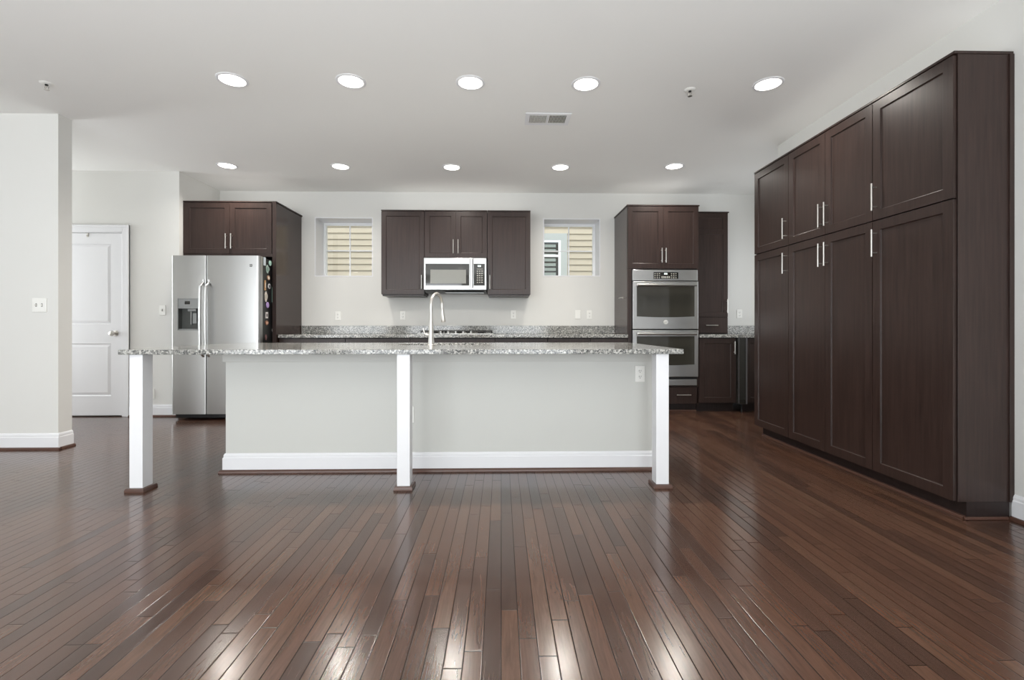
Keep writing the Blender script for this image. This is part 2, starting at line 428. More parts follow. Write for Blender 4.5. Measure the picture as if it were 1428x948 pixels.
# interior door, left
fr = BM()
for a in ((DX0 - .082, DX0 - .01, 0, DZ + .088), (DX1 + .01, DX1 + .082, 0, DZ + .088), (DX0 - .01, DX1 + .01, DZ + .01, DZ + .088)):
    box(fr, a[0], a[1], YD - .018, YD, a[2], a[3])
    ins = .02
box(fr, DX1 + .058, DX1 + .082, YD - .026, YD, 0, DZ + .088); box(fr, DX0 - .082, DX0 - .058, YD - .026, YD, 0, DZ + .088)
box(fr, DX0 - .058, DX1 + .058, YD - .026, YD, DZ + .064, DZ + .088)
for a in ((DX0 - .01, DX0, 0, DZ + .01), (DX1, DX1 + .01, 0, DZ + .01), (DX0, DX1, DZ, DZ + .01)):
    box(fr, a[0], a[1], YD - .014, YD + .12, a[2], a[3])
door = struct('door_1', fr, 'white', bevel=.003)
lf = BM()
def panel_leaf(bm, x0, x1, z0, z1, yf, yb, panels, rec=.012, m=.02):
    xs = sorted({x0, x1} | {p[0] for p in panels} | {p[1] for p in panels})
    zs = sorted({z0, z1} | {p[2] for p in panels} | {p[3] for p in panels})
    for a, b in zip(xs, xs[1:]):
        for c, d in zip(zs, zs[1:]):
            if any(p[0] <= a + 1e-6 and p[1] >= b - 1e-6 and p[2] <= c + 1e-6 and p[3] >= d - 1e-6 for p in panels): continue
            bm.faces.new([bm.verts.new(v) for v in ((a, yf, c), (b, yf, c), (b, yf, d), (a, yf, d))])
    for p in panels:
        r0 = [(p[0], yf, p[2]), (p[1], yf, p[2]), (p[1], yf, p[3]), (p[0], yf, p[3])]
        r1 = [(p[0] + m * .5, yf + rec, p[2] + m * .5), (p[1] - m * .5, yf + rec, p[2] + m * .5), (p[1] - m * .5, yf + rec, p[3] - m * .5), (p[0] + m * .5, yf + rec, p[3] - m * .5)]
        k = m * 1.9
        r2 = [(p[0] + k, yf + rec * .35, p[2] + k), (p[1] - k, yf + rec * .35, p[2] + k), (p[1] - k, yf + rec * .35, p[3] - k), (p[0] + k, yf + rec * .35, p[3] - k)]
        R = [[bm.verts.new(v) for v in r] for r in (r0, r1, r2)]
        for a, b in zip(R, R[1:]):
            for i in range(4): bm.faces.new((a[i], a[(i + 1) % 4], b[(i + 1) % 4], b[i]))
        bm.faces.new(R[-1])
    o = [(x0, z0), (x1, z0), (x1, z1), (x0, z1)]
    F = [bm.verts.new((a, yf, b)) for a, b in o]; B = [bm.verts.new((a, yb, b)) for a, b in o]
    for i in range(4): bm.faces.new((F[i], F[(i + 1) % 4], B[(i + 1) % 4], B[i]))
    bm.faces.new(B)
    bmesh.ops.remove_doubles(bm, verts=bm.verts[:], dist=1e-5)
    return bm
panel_leaf(lf, DX0 + .003, DX1 - .003, .014, DZ - .003, YD - .004, YD + .031,
           [(DX0 + .13, DX1 - .125, .23, .816), (DX0 + .13, DX1 - .125, 1.032, 1.931)])
leaf = obj('door_leaf', lf, 'white', door, smooth=False)
kb = BM()
lathe(kb, [(.032, 0), (.032, -.006), (.013, -.010), (.012, -.032), (.024, -.040), (.030, -.052), (.026, -.066), (.010, -.072)], (-4.309, YD - .004, .93), 'y')
kn = obj('door_knob', kb, 'nickel', leaf)
hk = BM(); box(hk, -4.622, -4.606, YD - .012, YD - .004, 2.005, 2.049); lathe(hk, [(.006, -.022), (.006, -.012)], (-4.614, YD, 2.02), 'y', 10)
obj('coat_hook', hk, 'nickel', leaf)

# baseboards and stained shoe mouldings
def runbase(name, p0, p1, nrm, mat='white', shoe=True, tn=1, ext=0.0):
    """board along p0->p1, nrm the unit direction into the room"""
    a = Vector((p0[0], p0[1], 0)); d = Vector((p1[0], p1[1], 0)) - a; Ln = d.length; d.normalize(); n = Vector((nrm[0], nrm[1], 0))
    def prof(name, pr, mat, Ln=Ln):
        bm = BM(); lo = [bm.verts.new(a + n * q[0] + Vector((0, 0, q[1]))) for q in pr]
        hi = [bm.verts.new(a + d * Ln + n * q[0] + Vector((0, 0, q[1]))) for q in pr]
        k = len(pr); bm.faces.new(lo); bm.faces.new(hi[::-1])
        for i in range(k): bm.faces.new((lo[i], lo[(i + 1) % k], hi[(i + 1) % k], hi[i]))
        return struct(name, bm, mat)
    prof('baseboard_' + name, [(0, 0), (.015, 0), (.015, .098), (.011, .104), (.011, .116), (.006, .128), (0, .132)], mat)
    if shoe:
        prof('trim_%d' % tn, [(.0155, 0), (.033, 0), (.033, .006), (.029, .015), (.022, .0185), (.0155, .0185)], 'shoe', Ln + ext)
runbase('stub_front', (XL, 3.963), (-3.615, 3.963), (0, -1), tn=1, ext=.018)
runbase('stub_end', (-3.63, 3.9632), (-3.63, 4.088), (1, 0), tn=2)
runbase('door_side', (DX1 + .0825, YD), (XA, YD), (0, -1), tn=3)
runbase('right', (XR, YB), (XR, 2.40), (-1, 0), tn=4)
runbase('hall', (XL, YD), (DX0 - .0825, YD), (0, -1), tn=5)

# ------------------------------------------------------------ neighbour's house outside
YN = 8.6
nh = thing('neighbouring_house', 'cream lap-sided house wall seen outside the two small windows', 'house', (0, YN, -1))
sb = BM(); z = 0
while z < 6.4:
    prism(sb, [(-.024, z), (-.006, z + .112), (.02, z + .112), (.02, z)], -7, 7, 'x'); z += .112
obj('lap_siding', sb, 'siding', nh, smooth=False)
wx0, wx1, wz0, wz1 = .10, 1.08, .9 + 1, 2.58 + 1
b = BM(); cw = .115
for a in ((wx0 - cw, wx0, wz0 - cw, wz1 + cw), (wx1, wx1 + cw, wz0 - cw, wz1 + cw), (wx0, wx1, wz1, wz1 + cw), (wx0, wx1, wz0 - cw, wz0)):
    box(b, a[0], a[1], -.06, -.021, a[2], a[3])
cs = obj('window_casing', b, 'greycasing', nh)
b = BM(); w = .045
for a in ((wx0, wx0 + w, wz0, wz1), (wx1 - w, wx1, wz0, wz1), (wx0 + w, wx1 - w, wz1 - w, wz1), (wx0 + w, wx1 - w, wz0, wz0 + w), (wx0 + w, wx1 - w, 3.27, 3.31)):
    box(b, a[0], a[1], -.055, -.021, a[2], a[3])
obj('window_sash', b, 'vinyl', cs)
b = BM(); box(b, wx0 + w, wx1 - w, -.034, -.022, wz0 + w, wz1 - w); obj('window_pane', b, 'blackgloss', cs)
b = BM()
zz = wz0 + .1
while zz < wz1 - .1:
    box(b, wx0 + .06, wx1 - .09, -.042, -.0345, zz, zz + .052); zz += .085
obj('blind_slats', b, simple('blind_green', srgb(140, 148, 142), .6), cs)
gl = struct('ground', box(BM(), -12, 12, -12, 14, -1.1, -1.0), simple('lawn', srgb(150, 148, 138), .9, var=.1))

# ------------------------------------------------------------ cabinets
DT = .02
def shaker(name, parent, x0, x1, z0, z1, y=0, st=.058, rec=.009, cross=None):
    """five-piece door, front face at y-DT"""
    yf, yb = y - DT, y - .001
    bm = BM(); ps = []
    zs = [z0 + st] + ([cross - st / 2, cross + st / 2] if cross else []) + [z1 - st]
    for i in range(0, len(zs), 2): ps.append((x0 + st, x1 - st, zs[i], zs[i + 1]))
    xs = [x0, x0 + st, x1 - st, x1]; zz = sorted({z0, z1, *zs})
    for a, b in zip(xs, xs[1:]):
        for c, d in zip(zz, zz[1:]):
            if any(p[0] <= a + 1e-6 and p[1] >= b - 1e-6 and p[2] <= c + 1e-6 and p[3] >= d - 1e-6 for p in ps): continue
            bm.faces.new([bm.verts.new(v) for v in ((a, yf, c), (b, yf, c), (b, yf, d), (a, yf, d))])
    m = .005
    for p in ps:
        R = []
        for k, yy in ((0, yf), (m * .3, yf + rec * .8), (m, yf + rec)):
            R.append([bm.verts.new(v) for v in ((p[0] + k, yy, p[2] + k), (p[1] - k, yy, p[2] + k), (p[1] - k, yy, p[3] - k), (p[0] + k, yy, p[3] - k))])
        for a, b in zip(R, R[1:]):
            for i in range(4): bm.faces.new((a[i], a[(i + 1) % 4], b[(i + 1) % 4], b[i]))
        bm.faces.new(R[-1])
    o = [(x0, z0), (x1, z0), (x1, z1), (x0, z1)]; e = .002
    F = [bm.verts.new((a, yf, b)) for a, b in o]; B = [bm.verts.new((a, yb, b)) for a, b in o]
    for i in range(4): bm.faces.new((F[i], F[(i + 1) % 4], B[(i + 1) % 4], B[i]))
    bm.faces.new(B)
    bmesh.ops.remove_doubles(bm, verts=bm.verts[:], dist=1e-5)
    return obj(name, bm, 'cab', parent, bevel=.0012, smooth=False)
def slab(name, parent, x0, x1, z0, z1, y=0):
    return obj(name, box(BM(), x0, x1, y - DT, y - .001, z0, z1), 'cab', parent, bevel=.002)
def bar(parent, x, z, L=.17, vert=True, y=-DT, off=.032, name='handle', r=.0058):
    bm = BM(); h = L / 2; q = h * .72
    if vert:
        tube(bm, [(x, y - off, z - h), (x, y - off, z + h)], r, 14)
        for s in (-q, q): tube(bm, [(x, y + .0005, z + s), (x, y - off, z + s)], .0042, 10)
    else:
        tube(bm, [(x - h, y - off, z), (x + h, y - off, z)], r, 14)
        for s in (-q, q): tube(bm, [(x + s, y + .0005, z), (x + s, y - off, z)], .0042, 10)
    return obj(name, bm, 'nickel', parent)
def carcass(parent, w, d, z0, z1, toe=0.0, toe_in=.07):
    obj('carcass', box(BM(), .0005, w - .0005, 0, d, z0, z1), 'cabin', parent, bevel=.001)
    if toe: obj('toe_kick', box(BM(), .002, w - .002, toe_in, toe_in + .018, .0, z0), 'cabin', parent)
G = .0025

# tall pantry run on the right (faces -x): local x runs towards the camera
TC_Z0, TC_ZM, TC_Z1 = .09, 1.67, 2.42
TALLG = 'tall pantry cabinets along the right wall'
def tall(label, yfar, ynear, doors, split, last=False, first=False):
    w = yfar - ynear; D = XR - .002 - (2.354 + DT)
    t = thing('pantry_cabinet', label, 'cabinet', (2.354 + DT, yfar, 0), -PI / 2, TALLG)
    obj('carcass', box(BM(), .0005, w - .0005, 0, D, TC_Z0, TC_Z1), 'cabin', t, bevel=.001)
    obj('toe_kick', box(BM(), .0005 + (.03 if first else 0), w - .0005, .045, .063, .0, TC_Z0), 'cabin', t)
    obj('shoe_molding', prism(BM(), [(.0445, 0), (.028, 0), (.028, .006), (.033, .014), (.0445, .017)], (.035 if first else .0005), w - .0005, 'x'), 'shoe', t)
    obj('top_trim', box(BM(), .0005, w - .0005 + (.01 if last else 0), -DT - .004, D, TC_Z1 + .0005, TC_Z1 + .015), 'cab', t, bevel=.002)
    n = len(doors); dw = w / n
    for i, hs in enumerate(doors):
        x0 = i * dw + (G if n == 1 or i == 0 else G * .5); x1 = (i + 1) * dw - (G if n == 1 or i == n - 1 else G * .5)
        hx = x1 - .03 if hs > 0 else x0 + .03
        d = shaker('upper_door', t, x0, x1, TC_ZM + .004, TC_Z1 - .004); bar(d, hx, TC_ZM + .145)
        d = shaker('lower_door', t, x0, x1, TC_Z0 + .004, TC_ZM - .004); bar(d, hx, TC_ZM - .143)
    if last:
        e = obj('end_panel', box(BM(), w, w + .006, -.001, D - .0005, TC_Z0 + .001, TC_Z1), 'cab', t, bevel=.001)
        obj('scribe_molding', box(BM(), w + .0062, w + .014, D - .024, D - .0005, TC_Z0, TC_Z1), 'cab', t, bevel=.001)
        obj('toe_return', box(BM(), w - .0004, w + .004, .045, D - .018, 0, TC_Z0), 'cabin', t)
        obj('shoe_return', box(BM(), w + .0045, w + .018, .028, D - .034, 0, .016), 'shoe', t, bevel=.004)
    return t
tall('dark espresso pantry cabinet at the far end, single door above single door', 4.35, 3.8275, [1], 1, first=True)
tall('dark espresso pantry cabinet with paired doors, middle of the tall run', 3.8275, 2.949, [1, -1], 1)
tall('dark espresso pantry cabinet nearest the camera with wide single doors and side panel', 2.949, 2.411, [-1], 1, last=True)

# wall cabinets over the cooktop
YU = 5.82
UPG = 'wall cabinets around the microwave'
def upper(label, x0, x1, z0, z1, doors, y=YU, hz=None, trimz=True):
    w = x1 - x0
    t = thing('wall_cabinet', label, 'cabinet', (x0, y + DT, z0), 0, UPG)
    H = z1 - z0; D = YW - .001 - (y + DT)
    obj('carcass', box(BM(), .0005, w - .0005, 0, D, 0.0, H), 'cabin', t, bevel=.001)
    if H > .8:
        obj('light_rail', box(BM(), .012, w - .012, .004, D - .01, -.018, -.0003), 'cab', t)
    obj('top_trim', box(BM(), .0005, w - .0005, -DT - .006, D, H + .0005, H + .014), 'cab', t, bevel=.002)
    n = len(doors); dw = w / n
    for i, s in enumerate(doors):
        a = i * dw + (G if n == 1 or i == 0 else G * .6); b = (i + 1) * dw - (G if n == 1 or i == n - 1 else G * .6)
        d = shaker('door', t, a, b, .003, H - .003)
        bar(d, b - .028 if s > 0 else a + .028, .15 if H > .8 else .135, .17)
    return t
upper('tall dark wall cabinet left of the microwave', -1.468, -.941, 1.40, 2.420, [1])
upper('short dark two-door wall cabinet above the microwave', -.939, -.172, 1.850, 2.420, [1, -1])
upper('tall dark wall cabinet right of the microwave', -.170, .361, 1.40, 2.420, [-1])

# over-the-range microwave
t = thing('microwave', 'stainless over-the-range microwave with black glass door under short cabinet', 'microwave', (-.936, 5.745, 1.448), 0)
mw, mh = .758, .392
obj('housing', box(BM(), .004, mw - .004, .03, .41, 0, mh), 'black', t, bevel=.002)
fp = obj('front_panel', box(BM(), .0, mw, 0, .0298, 0.004, mh - .002), 'steel', t, bevel=.004)
dr = obj('door_glass', box(BM(), .022, .548, -.005, -.0003, .055, .318), 'blackgloss', t, bevel=.002)
obj('door_window', box(BM(), .08, .51, -.0062, -.0053, .080, .246), 'mwglass', dr)
cp = obj('control_panel', box(BM(), .604, .736, -.005, -.0003, .055, .318), 'blackgloss', t, bevel=.002)
obj('clock_display', box(BM(), .652, .690, -.0062, -.0053, .282, .300), 'digits', cp)
b = BM()
for r in range(6):
    for c in range(3): box(b, .640 + c * .027, .658 + c * .027, -.0060, -.0053, .088 + r * .027, .100 + r * .027)
box(b, .640, .712, -.0060, -.0053, .252, .258)
obj('keypad', b, 'keys', cp)
b = BM(); prism(b, [(.556, -.012), (.562, -.034), (.590, -.034), (.597, -.012), (.59, -.006), (.562, -.006)], .028, .380); 
hd = obj('handle', b, 'steel', t, bevel=.002)
obj('handle_mount', box(BM(), .564, .588, -.0062, -.0003, .040, .060), 'black', t)
b = BM(); prism(b, [(.03, .000), (.40, .000), (.40, -.022), (.10, -.022)], .004, mw - .004, 'x'); obj('underside_vent', b, 'black', t)
b = BM(); box(b, .25, .72, .08, .30, -.028, -.0222); obj('grease_filter', b, 'steelgrey', t)

# fridge cabinet with gable panel
t = thing('refrigerator_cabinet', 'dark two-door cabinet above the refrigerator in the left alcove', 'cabinet', (XA + .004, 5.455 + DT, 1.80), 0)
w = .999
obj('carcass', box(BM(), .0005, w, 0, .68, 0, .62), 'cabin', t, bevel=.001)
obj('top_trim', box(BM(), .0005, w, -DT - .006, .68, .6205, .634), 'cab', t, bevel=.002)
obj('bottom_rail', box(BM(), .0005, w, -DT, -.0005, .002, .030), 'cab', t, bevel=.001)
for i, s in ((0, 1), (1, -1)):
    a, b_ = (.0135, .518) if i == 0 else (.521, .990)
    d = shaker('door', t, a, b_, .034, .614)
    bar(d, b_ - .028 if s > 0 else a + .028, .175, .17)
obj('filler_strip', box(BM(), .0005, .012, -DT, -.0005, .032, .616), 'cab', t)
t = thing('gable_panel', 'tall dark side panel between refrigerator and back counter', 'panel', (-2.606, 5.455, 0), 0)
obj('panel', box(BM(), 0.002, .036, 0, .70, .0, 2.42), 'cabside', t, bevel=.0015)
obj('front_edge', box(BM(), 0.000, .044, -.006, -.0003, .0, 2.434), 'cab', t, bevel=.0015)
obj('top_trim', box(BM(), 0.000, .048, 0.0, .70, 2.4205, 2.434), 'cab', t, bevel=.0015)

# oven tower
OX, OY, OW = 1.4816, 5.5176, .842
t = thing('oven_cabinet', 'tall dark cabinet housing the double wall oven', 'cabinet', (OX, OY + DT, 0), 0)
D = YW - .002 - (OY + DT)
b = BM()
box(b, 0, .018, 0, D, .09, 2.42); box(b, OW - .018, OW, 0, D, .09, 2.42)
box(b, .018, OW - .018, 0, D, 1.678, 2.42); box(b, .018, OW - .018, 0, D, .09, .303); box(b, .018, OW - .018, D - .012, D, .303, 1.678)
obj('carcass', b, 'cabin', t)
b = BM()
box(b, -.0008, -.0001, 0.001, D, .09, 2.42); obj('side_panel', b, 'cabside', t, smooth=False)
b = BM(); box(b, 0, .046, -DT, -.0005, .09, 1.684); box(b, OW - .020, OW, -DT, -.0005, .09, 1.684); box(b, .046, OW - .020, -DT, -.0005, .298, .312)
obj('face_frame', b, 'cab', t)
obj('toe_kick', box(BM(), .002, OW - .002, .06, .078, 0, .09), 'cabin', t)
obj('shoe_molding', prism(BM(), [(.0595, 0), (.043, 0), (.043, .006), (.049, .015), (.0595, .017)], .002, OW - .002, 'x'), 'shoe', t)
obj('top_trim', box(BM(), -.008, OW + .008, -DT - .008, D, 2.4205, 2.436), 'cab', t, bevel=.002)
for i, s in ((0, 1), (1, -1)):
    a, b_ = (G, OW / 2 - .0015) if i == 0 else (OW / 2 + .0015, OW - G)
    d = shaker('door', t, a, b_, 1.688, 2.416)
    bar(d, b_ - .022 if s > 0 else a + .022, 1.84, .17)
d = slab('drawer', t, .004, OW - .004, .100, .295)
bar(d, .655, .205, .17, False)

t = thing('double_oven', 'stainless double wall oven stacked in the dark tall cabinet', 'oven', (1.532, 5.4986, .312), 0)
ow = .770
obj('oven_box', box(BM(), .012, ow - .004, .025, .55, .004, 1.35), 'black', t)
cpn = obj('control_panel', box(BM(), 0, ow, -.004, .018, 1.231, 1.358), 'steel', t, bevel=.004)
dsp = obj('display_bezel', box(BM(), .243, .545, -.0062, -.0043, 1.246, 1.336), 'steelgrey', cpn, bevel=.001)
obj('display', box(BM(), .249, .539, -.0075, -.0064, 1.252, 1.330), 'blackgloss', dsp)
b = BM()
for r in range(3):
    for c in range(3):
        box(b, .258 + c * .026, .272 + c * .026, -.0082, -.0076, 1.258 + r * .024, 1.269 + r * .024)
        box(b, .452 + c * .026, .466 + c * .026, -.0082, -.0076, 1.258 + r * .024, 1.269 + r * .024)
for c in range(5): box(b, .342 + c * .021, .356 + c * .021, -.0082, -.0076, 1.258, 1.284)
obj('buttons', b, 'keys', dsp)
obj('clock', box(BM(), .372, .410, -.0082, -.0076, 1.304, 1.318), 'digits', dsp)
def oven_door(z0, z1, wz0, wz1, hz, badge):
    d = obj('oven_door', box(BM(), 0, ow, -.022, .018, z0, z1), 'steel', t, bevel=.005)
    b = BM()
    # window with a slightly bowed lower edge
    pr = [(.046, wz1), (.046, wz0)] + [(.046 + (ow - .092) * k / 10, wz0 - .010 * math.sin(PI * k / 10)) for k in range(1, 10)] + [(ow - .046, wz0), (ow - .046, wz1)]
    prism(b, pr, -.0245, -.0222, 'y')
    obj('oven_window', b, 'ovenglass', d)
    b = BM(); hx0, hx1 = .040, ow - .040
    tube(b, [(hx0, -.068, hz), (hx1, -.068, hz)], .0155, 18)
    for xx in (hx0 + .03, hx1 - .03): tube(b, [(xx, -.0248, hz), (xx, -.066, hz)], .009, 12)
    obj('handle', b, 'steel', d)
    if badge:
        bb = obj('badge', lathe(BM(), [(.023, -.0222), (.025, -.0235), (.025, -.0265), (.022, -.0275)], (.386, 0, badge), 'y', 28), 'plastic', d)
        ring = BM(); pts = [(.386 + .018 * math.cos(a * PI / 12), -.0279, badge + .018 * math.sin(a * PI / 12)) for a in range(25)]
        tube(ring, pts, .0011, 6); obj('badge_ring', ring, 'steelgrey', d)
        text('badge_letters', 'GE', .021, 'steelgrey', d, (.386, -.0278, badge))
oven_door(.664, 1.220, .812, 1.165, 1.176, .745)
oven_door(.106, .652, .252, .582, .610, None)
obj('vent_gap', box(BM(), .004, ow - .006, .004, .016, .082, .102), 'black', t)
obj('lower_trim', box(BM(), 0, ow - .012, -.010, .016, .006, .078), 'steel', t, bevel=.003)

# small hook on the tower's side panel
hk = thing('towel_hook', 'small nickel hook on the side of the oven cabinet', 'hook', (OX - .0012, 5.72, 1.356), 0)
b = BM(); lathe(b, [(.012, 0), (.012, -.004), (.004, -.006), (.004, -.030), (.008, -.034), (.006, -.040)], (0, 0, 0), 'x', 14); 
obj('hook_stem', b, 'nickel', hk)
b = BM(); tube(b, [(-.034, -.07, 0), (-.034, .07, 0)], .0045, 10); obj('hook_bar', b, 'nickel', hk)

# narrow cabinet standing on the counter, right of the ovens
CB = .9134
t = thing('counter_cabinet', 'narrow dark cabinet standing on the counter right of the ovens, one drawer below', 'cabinet', (2.336, 5.82 + DT, CB + .001), 0)
w = .480; H = 2.418 - CB
obj('carcass', box(BM(), .0005, w, 0, YW - .003 - 5.84, 0, H), 'cabin', t, bevel=.001)
obj('side_panel', box(BM(), w + .0002, w + .006, 0, YW - .003 - 5.84, 0, H), 'cab', t)
obj('top_trim', box(BM(), .0005, w + .014, -DT - .006, YW - .003 - 5.84, H + .0005, H + .014), 'cab', t, bevel=.002)
d = shaker('door', t, G, w, .212, H - .004, cross=2.150 - CB + .03)
b = bar(d, w - .018, .345, .17)
d = slab('drawer', t, G, w, .012, .206)
bar(d, .270, .108, .15, False)

# ------------------------------------------------------------ back run: base cabinets and counter
YBF = 5.5176
def base(label, x0, w, layout, group='base cabinets along the back wall'):
    t = thing('base_cabinet', label, 'cabinet', (x0, YBF + DT, 0), 0, group)
    D = YW - .002 - (YBF + DT); top = CB - .038 - .001
    obj('carcass', box(BM(), .0005, w - .0005, 0, D, .10, top), 'cabin', t, bevel=.001)
    obj('toe_kick', box(BM(), .0005, w - .0005, .06, .078, 0, .10), 'cabin', t)
    if layout == 'door':
        d = shaker('door', t, G, w - G, .112, top - .008); bar(d, w - G - .026, top - .115, .15)
    elif layout == 'drawer_doors':
        d = slab('drawer', t, G, w - G, top - .155, top - .008); bar(d, w / 2, top - .08, .15, False)
        for a, b_, s in ((G, w / 2 - .0015, 1), (w / 2 + .0015, w - G, -1)):
            q = shaker('door', t, a, b_, .112, top - .160); bar(q, b_ - .028 if s > 0 else a + .028, top - .27, .15)
    elif layout == 'drawers':
        for a, b_ in ((.112, .36), (.364, .612), (.616, top - .008)):
            d = slab('drawer', t, G, w - G, a, b_); bar(d, w / 2, (a + b_) / 2, .15, False)
    return t
x = -2.562
for lab, ww, lay in (('dark base cabinet against the refrigerator side panel', .76, 'drawer_doors'),
                     ('dark base cabinet under the back counter, between left end and cooktop unit', .745, 'drawer_doors'),
                     ('dark base cabinet directly beneath the gas cooktop', .99, 'drawer_doors'),
                     ('dark drawer base cabinet just right of the cooktop unit', .61, 'drawers'),
                     ('dark base cabinet under the right-hand small window', .50, 'drawer_doors'),
                     ('dark base cabinet against the oven tower', .436, 'drawers')):
    base(lab, x, ww, lay); x += ww
bc = base('dark single-door base cabinet right of the double oven', 2.328, .442, 'door', None)
q = .445
cpn_ = obj('corner_filler', box(BM(), q, q + .100, -.0676, .60, .10, CB - .040), 'blackgloss', bc, bevel=.002)
obj('edge_strip', box(BM(), q + .086, q + .104, -.074, -.068, .10, CB - .040), 'darkstrip', cpn_, bevel=.002)
obj('edge_strip', box(BM(), q, q + .006, -.074, -.068, .10, CB - .040), 'darkstrip', cpn_, bevel=.002)
obj('foot', lathe(BM(), [(.012, 0), (.012, .02), (.006, .022), (.006, .0995)], (q + .06, -.02, 0), 'z', 12), 'black', bc)
base('dark base cabinet disappearing behind the tall pantry run', 2.882, .733, 'door', None)

t = thing('back_countertop', 'speckled granite back counter with low backsplash, left of ovens', 'countertop', (-2.562, 5.49, CB - .038), 0)
obj('slab', box(BM(), 0, OX - .0015 + 2.562, 0, YW - .001 - 5.49, 0, .038), 'granite', t, bevel=.004)
obj('backsplash', box(BM(), 0.004, OX - .0015 + 2.562, YW - .021 - 5.49, YW - .001 - 5.49, .0382, .142), 'granite', t, bevel=.002)
t = thing('corner_countertop', 'short speckled granite counter right of the double oven', 'countertop', (2.326, 5.49, CB - .038), 0)
obj('slab', box(BM(), 0, XRR - .001 - 2.326, 0, YW - .001 - 5.49, 0, .038), 'granite', t, bevel=.004)
obj('backsplash', box(BM(), .500, XRR - .001 - 2.326, YW - .021 - 5.49, YW - .001 - 5.49, .0382, .142), 'granite', t, bevel=.002)

# gas cooktop
t = thing('cooktop', 'stainless gas cooktop with black grates on the back counter', 'cooktop', (-.99, 5.585, CB + .0005), 0)
cw_, cdp = .90, .50
obj('tray', prism(BM(), [(0, 0), (cw_, 0), (cw_, cdp), (0, cdp)], 0, .010), 'steel', t, bevel=.004)
for cx, gw in ((.16, .27), (.45, .27), (.74, .27)):
    b = BM(); x0, x1 = cx - gw / 2, cx + gw / 2; y0, y1 = .10, .475
    for yy in (y0, (y0 + y1) / 2 - .006, y1 - .012): box(b, x0, x1, yy, yy + .012, .030, .044)
    for k in range(4):
        xx = x0 + (gw - .012) * k / 3; box(b, xx, xx + .012, y0, y1, .0305, .0445)
    for xx in (x0, x1 - .012):
        for yy in (y0, y1 - .012): box(b, xx, xx + .012, yy, yy + .012, .0105, .0445)
    obj('grate', b, 'castiron', t, bevel=.002)
for cx, cy, r in ((.16, .19, .035), (.16, .38, .045), (.45, .30, .06), (.74, .19, .045), (.74, .38, .035)):
    obj('burner', lathe(BM(), [(r, .0102), (r, .017), (r * .8, .018), (r * .8, .025), (.006, .027)], (cx, cy, 0), 'z', 24), 'castiron', t)
for k in range(5):
    obj('knob', lathe(BM(), [(.020, .0102), (.019, .014), (.015, .016), (.013, .036), (.011, .038)], (.27 + k * .09, .050, 0), 'z', 18), 'steel', t)

# ------------------------------------------------------------ refrigerator
t = thing('refrigerator', 'stainless side-by-side refrigerator with water dispenser in the alcove', 'refrigerator', (-3.535, 5.150, 0), 0)
fw = .937
cb = obj('cabinet_body', box(BM(), .012, fw - .018, .075, .80, .02, 1.762), 'black', t, bevel=.004)
b = BM(); box(b, .02, fw - .020, .045, .074, .02, .062)
for k in range(5): box(b, .03, fw - .02, .040, .0448, 0.024 + k * .007, 0.028 + k * .007)
obj('base_grille', b, 'black', t)
def fdoor_prof(x0, x1, rl, rr, y0=0, y1=.068):
    p = [(x1, y1), (x0, y1)]
    for k in range(7): a = PI + PI / 2 * k / 6; p.append((x0 + rl + rl * math.cos(a), y0 + rl + rl * math.sin(a)))
    for k in range(7): a = 1.5 * PI + PI / 2 * k / 6; p.append((x1 - rr + rr * math.cos(a), y0 + rr + rr * math.sin(a)))
    return p
FS = .371
zb, zt = .066, 1.768
cx0, cx1, cz0, cz1, cza = .076, .284, .969, 1.302, 1.199
b = BM()
prism(b, fdoor_prof(.0, FS - .003, .022, .010), zb, cz0); prism(b, fdoor_prof(.0, FS - .003, .022, .010), cz1, zt)
# strips beside the dispenser and behind it
pl = [(cx0, .068), (0, .068)] + [(.022 + .022 * math.cos(PI + PI / 2 * k / 6), .022 + .022 * math.sin(PI + PI / 2 * k / 6)) for k in range(7)] + [(cx0, 0)]
prism(b, pl, cz0, cz1)
pr_ = [(FS - .003, .068), (cx1, .068), (cx1, 0)] + [(FS - .013 + .010 * math.cos(1.5 * PI + PI / 2 * k / 6), .010 + .010 * math.sin(1.5 * PI + PI / 2 * k / 6)) for k in range(7)]
prism(b, pr_, cz0, cz1)
box(b, cx0, cx1, .062, .068, cz0, cz1)
dl = obj('freezer_door', b, 'steel', t)
dr = obj('fridge_door', prism(BM(), fdoor_prof(FS + .003, fw - .001, .010, .030), zb, zt), 'steel', t)
b = BM(); 
for a in ((cx0 - .006, cx0, cz0 - .006, cz1 + .006), (cx1, cx1 + .006, cz0 - .006, cz1 + .006), (cx0, cx1, cz0 - .006, cz0), (cx0, cx1, cz1, cz1 + .006)):
    box(b, a[0], a[1], -.003, -.0003, a[2], a[3])
dp = obj('dispenser', b, 'steelgrey', dl)
obj('dispenser_panel', box(BM(), cx0 + .001, cx1 - .001, -.002, .06, cza, cz1 - .001), 'steelgrey', dl, bevel=.001)
obj('dispenser_display', box(BM(), cx0 + .07, cx0 + .125, -.0035, -.0023, 1.244, 1.278), 'blackgloss', dl)
b = BM(); box(b, cx0 + .002, cx1 - .002, .054, .061, cz0 + .012, cza - .001); box(b, cx0 + .001, cx0 + .003, .002, .054, cz0 + .012, cza - .001)
box(b, cx1 - .003, cx1 - .001, .002, .054, cz0 + .012, cza - .001)
obj('dispenser_recess', b, simple('recess_grey', srgb(72, 74, 72), .4), dl)
b = BM(); box(b, cx0 + .09, cx1 - .03, .015, .053, cza - .030, cza - .0015); box(b, cx0 + .105, cx0 + .118, .035, .050, cz0 + .06, cza - .031); box(b, cx1 - .075, cx1 - .035, .03, .045, cz0 + .07, cza - .05)
obj('dispenser_spout', b, 'steelgrey', dl, bevel=.002)
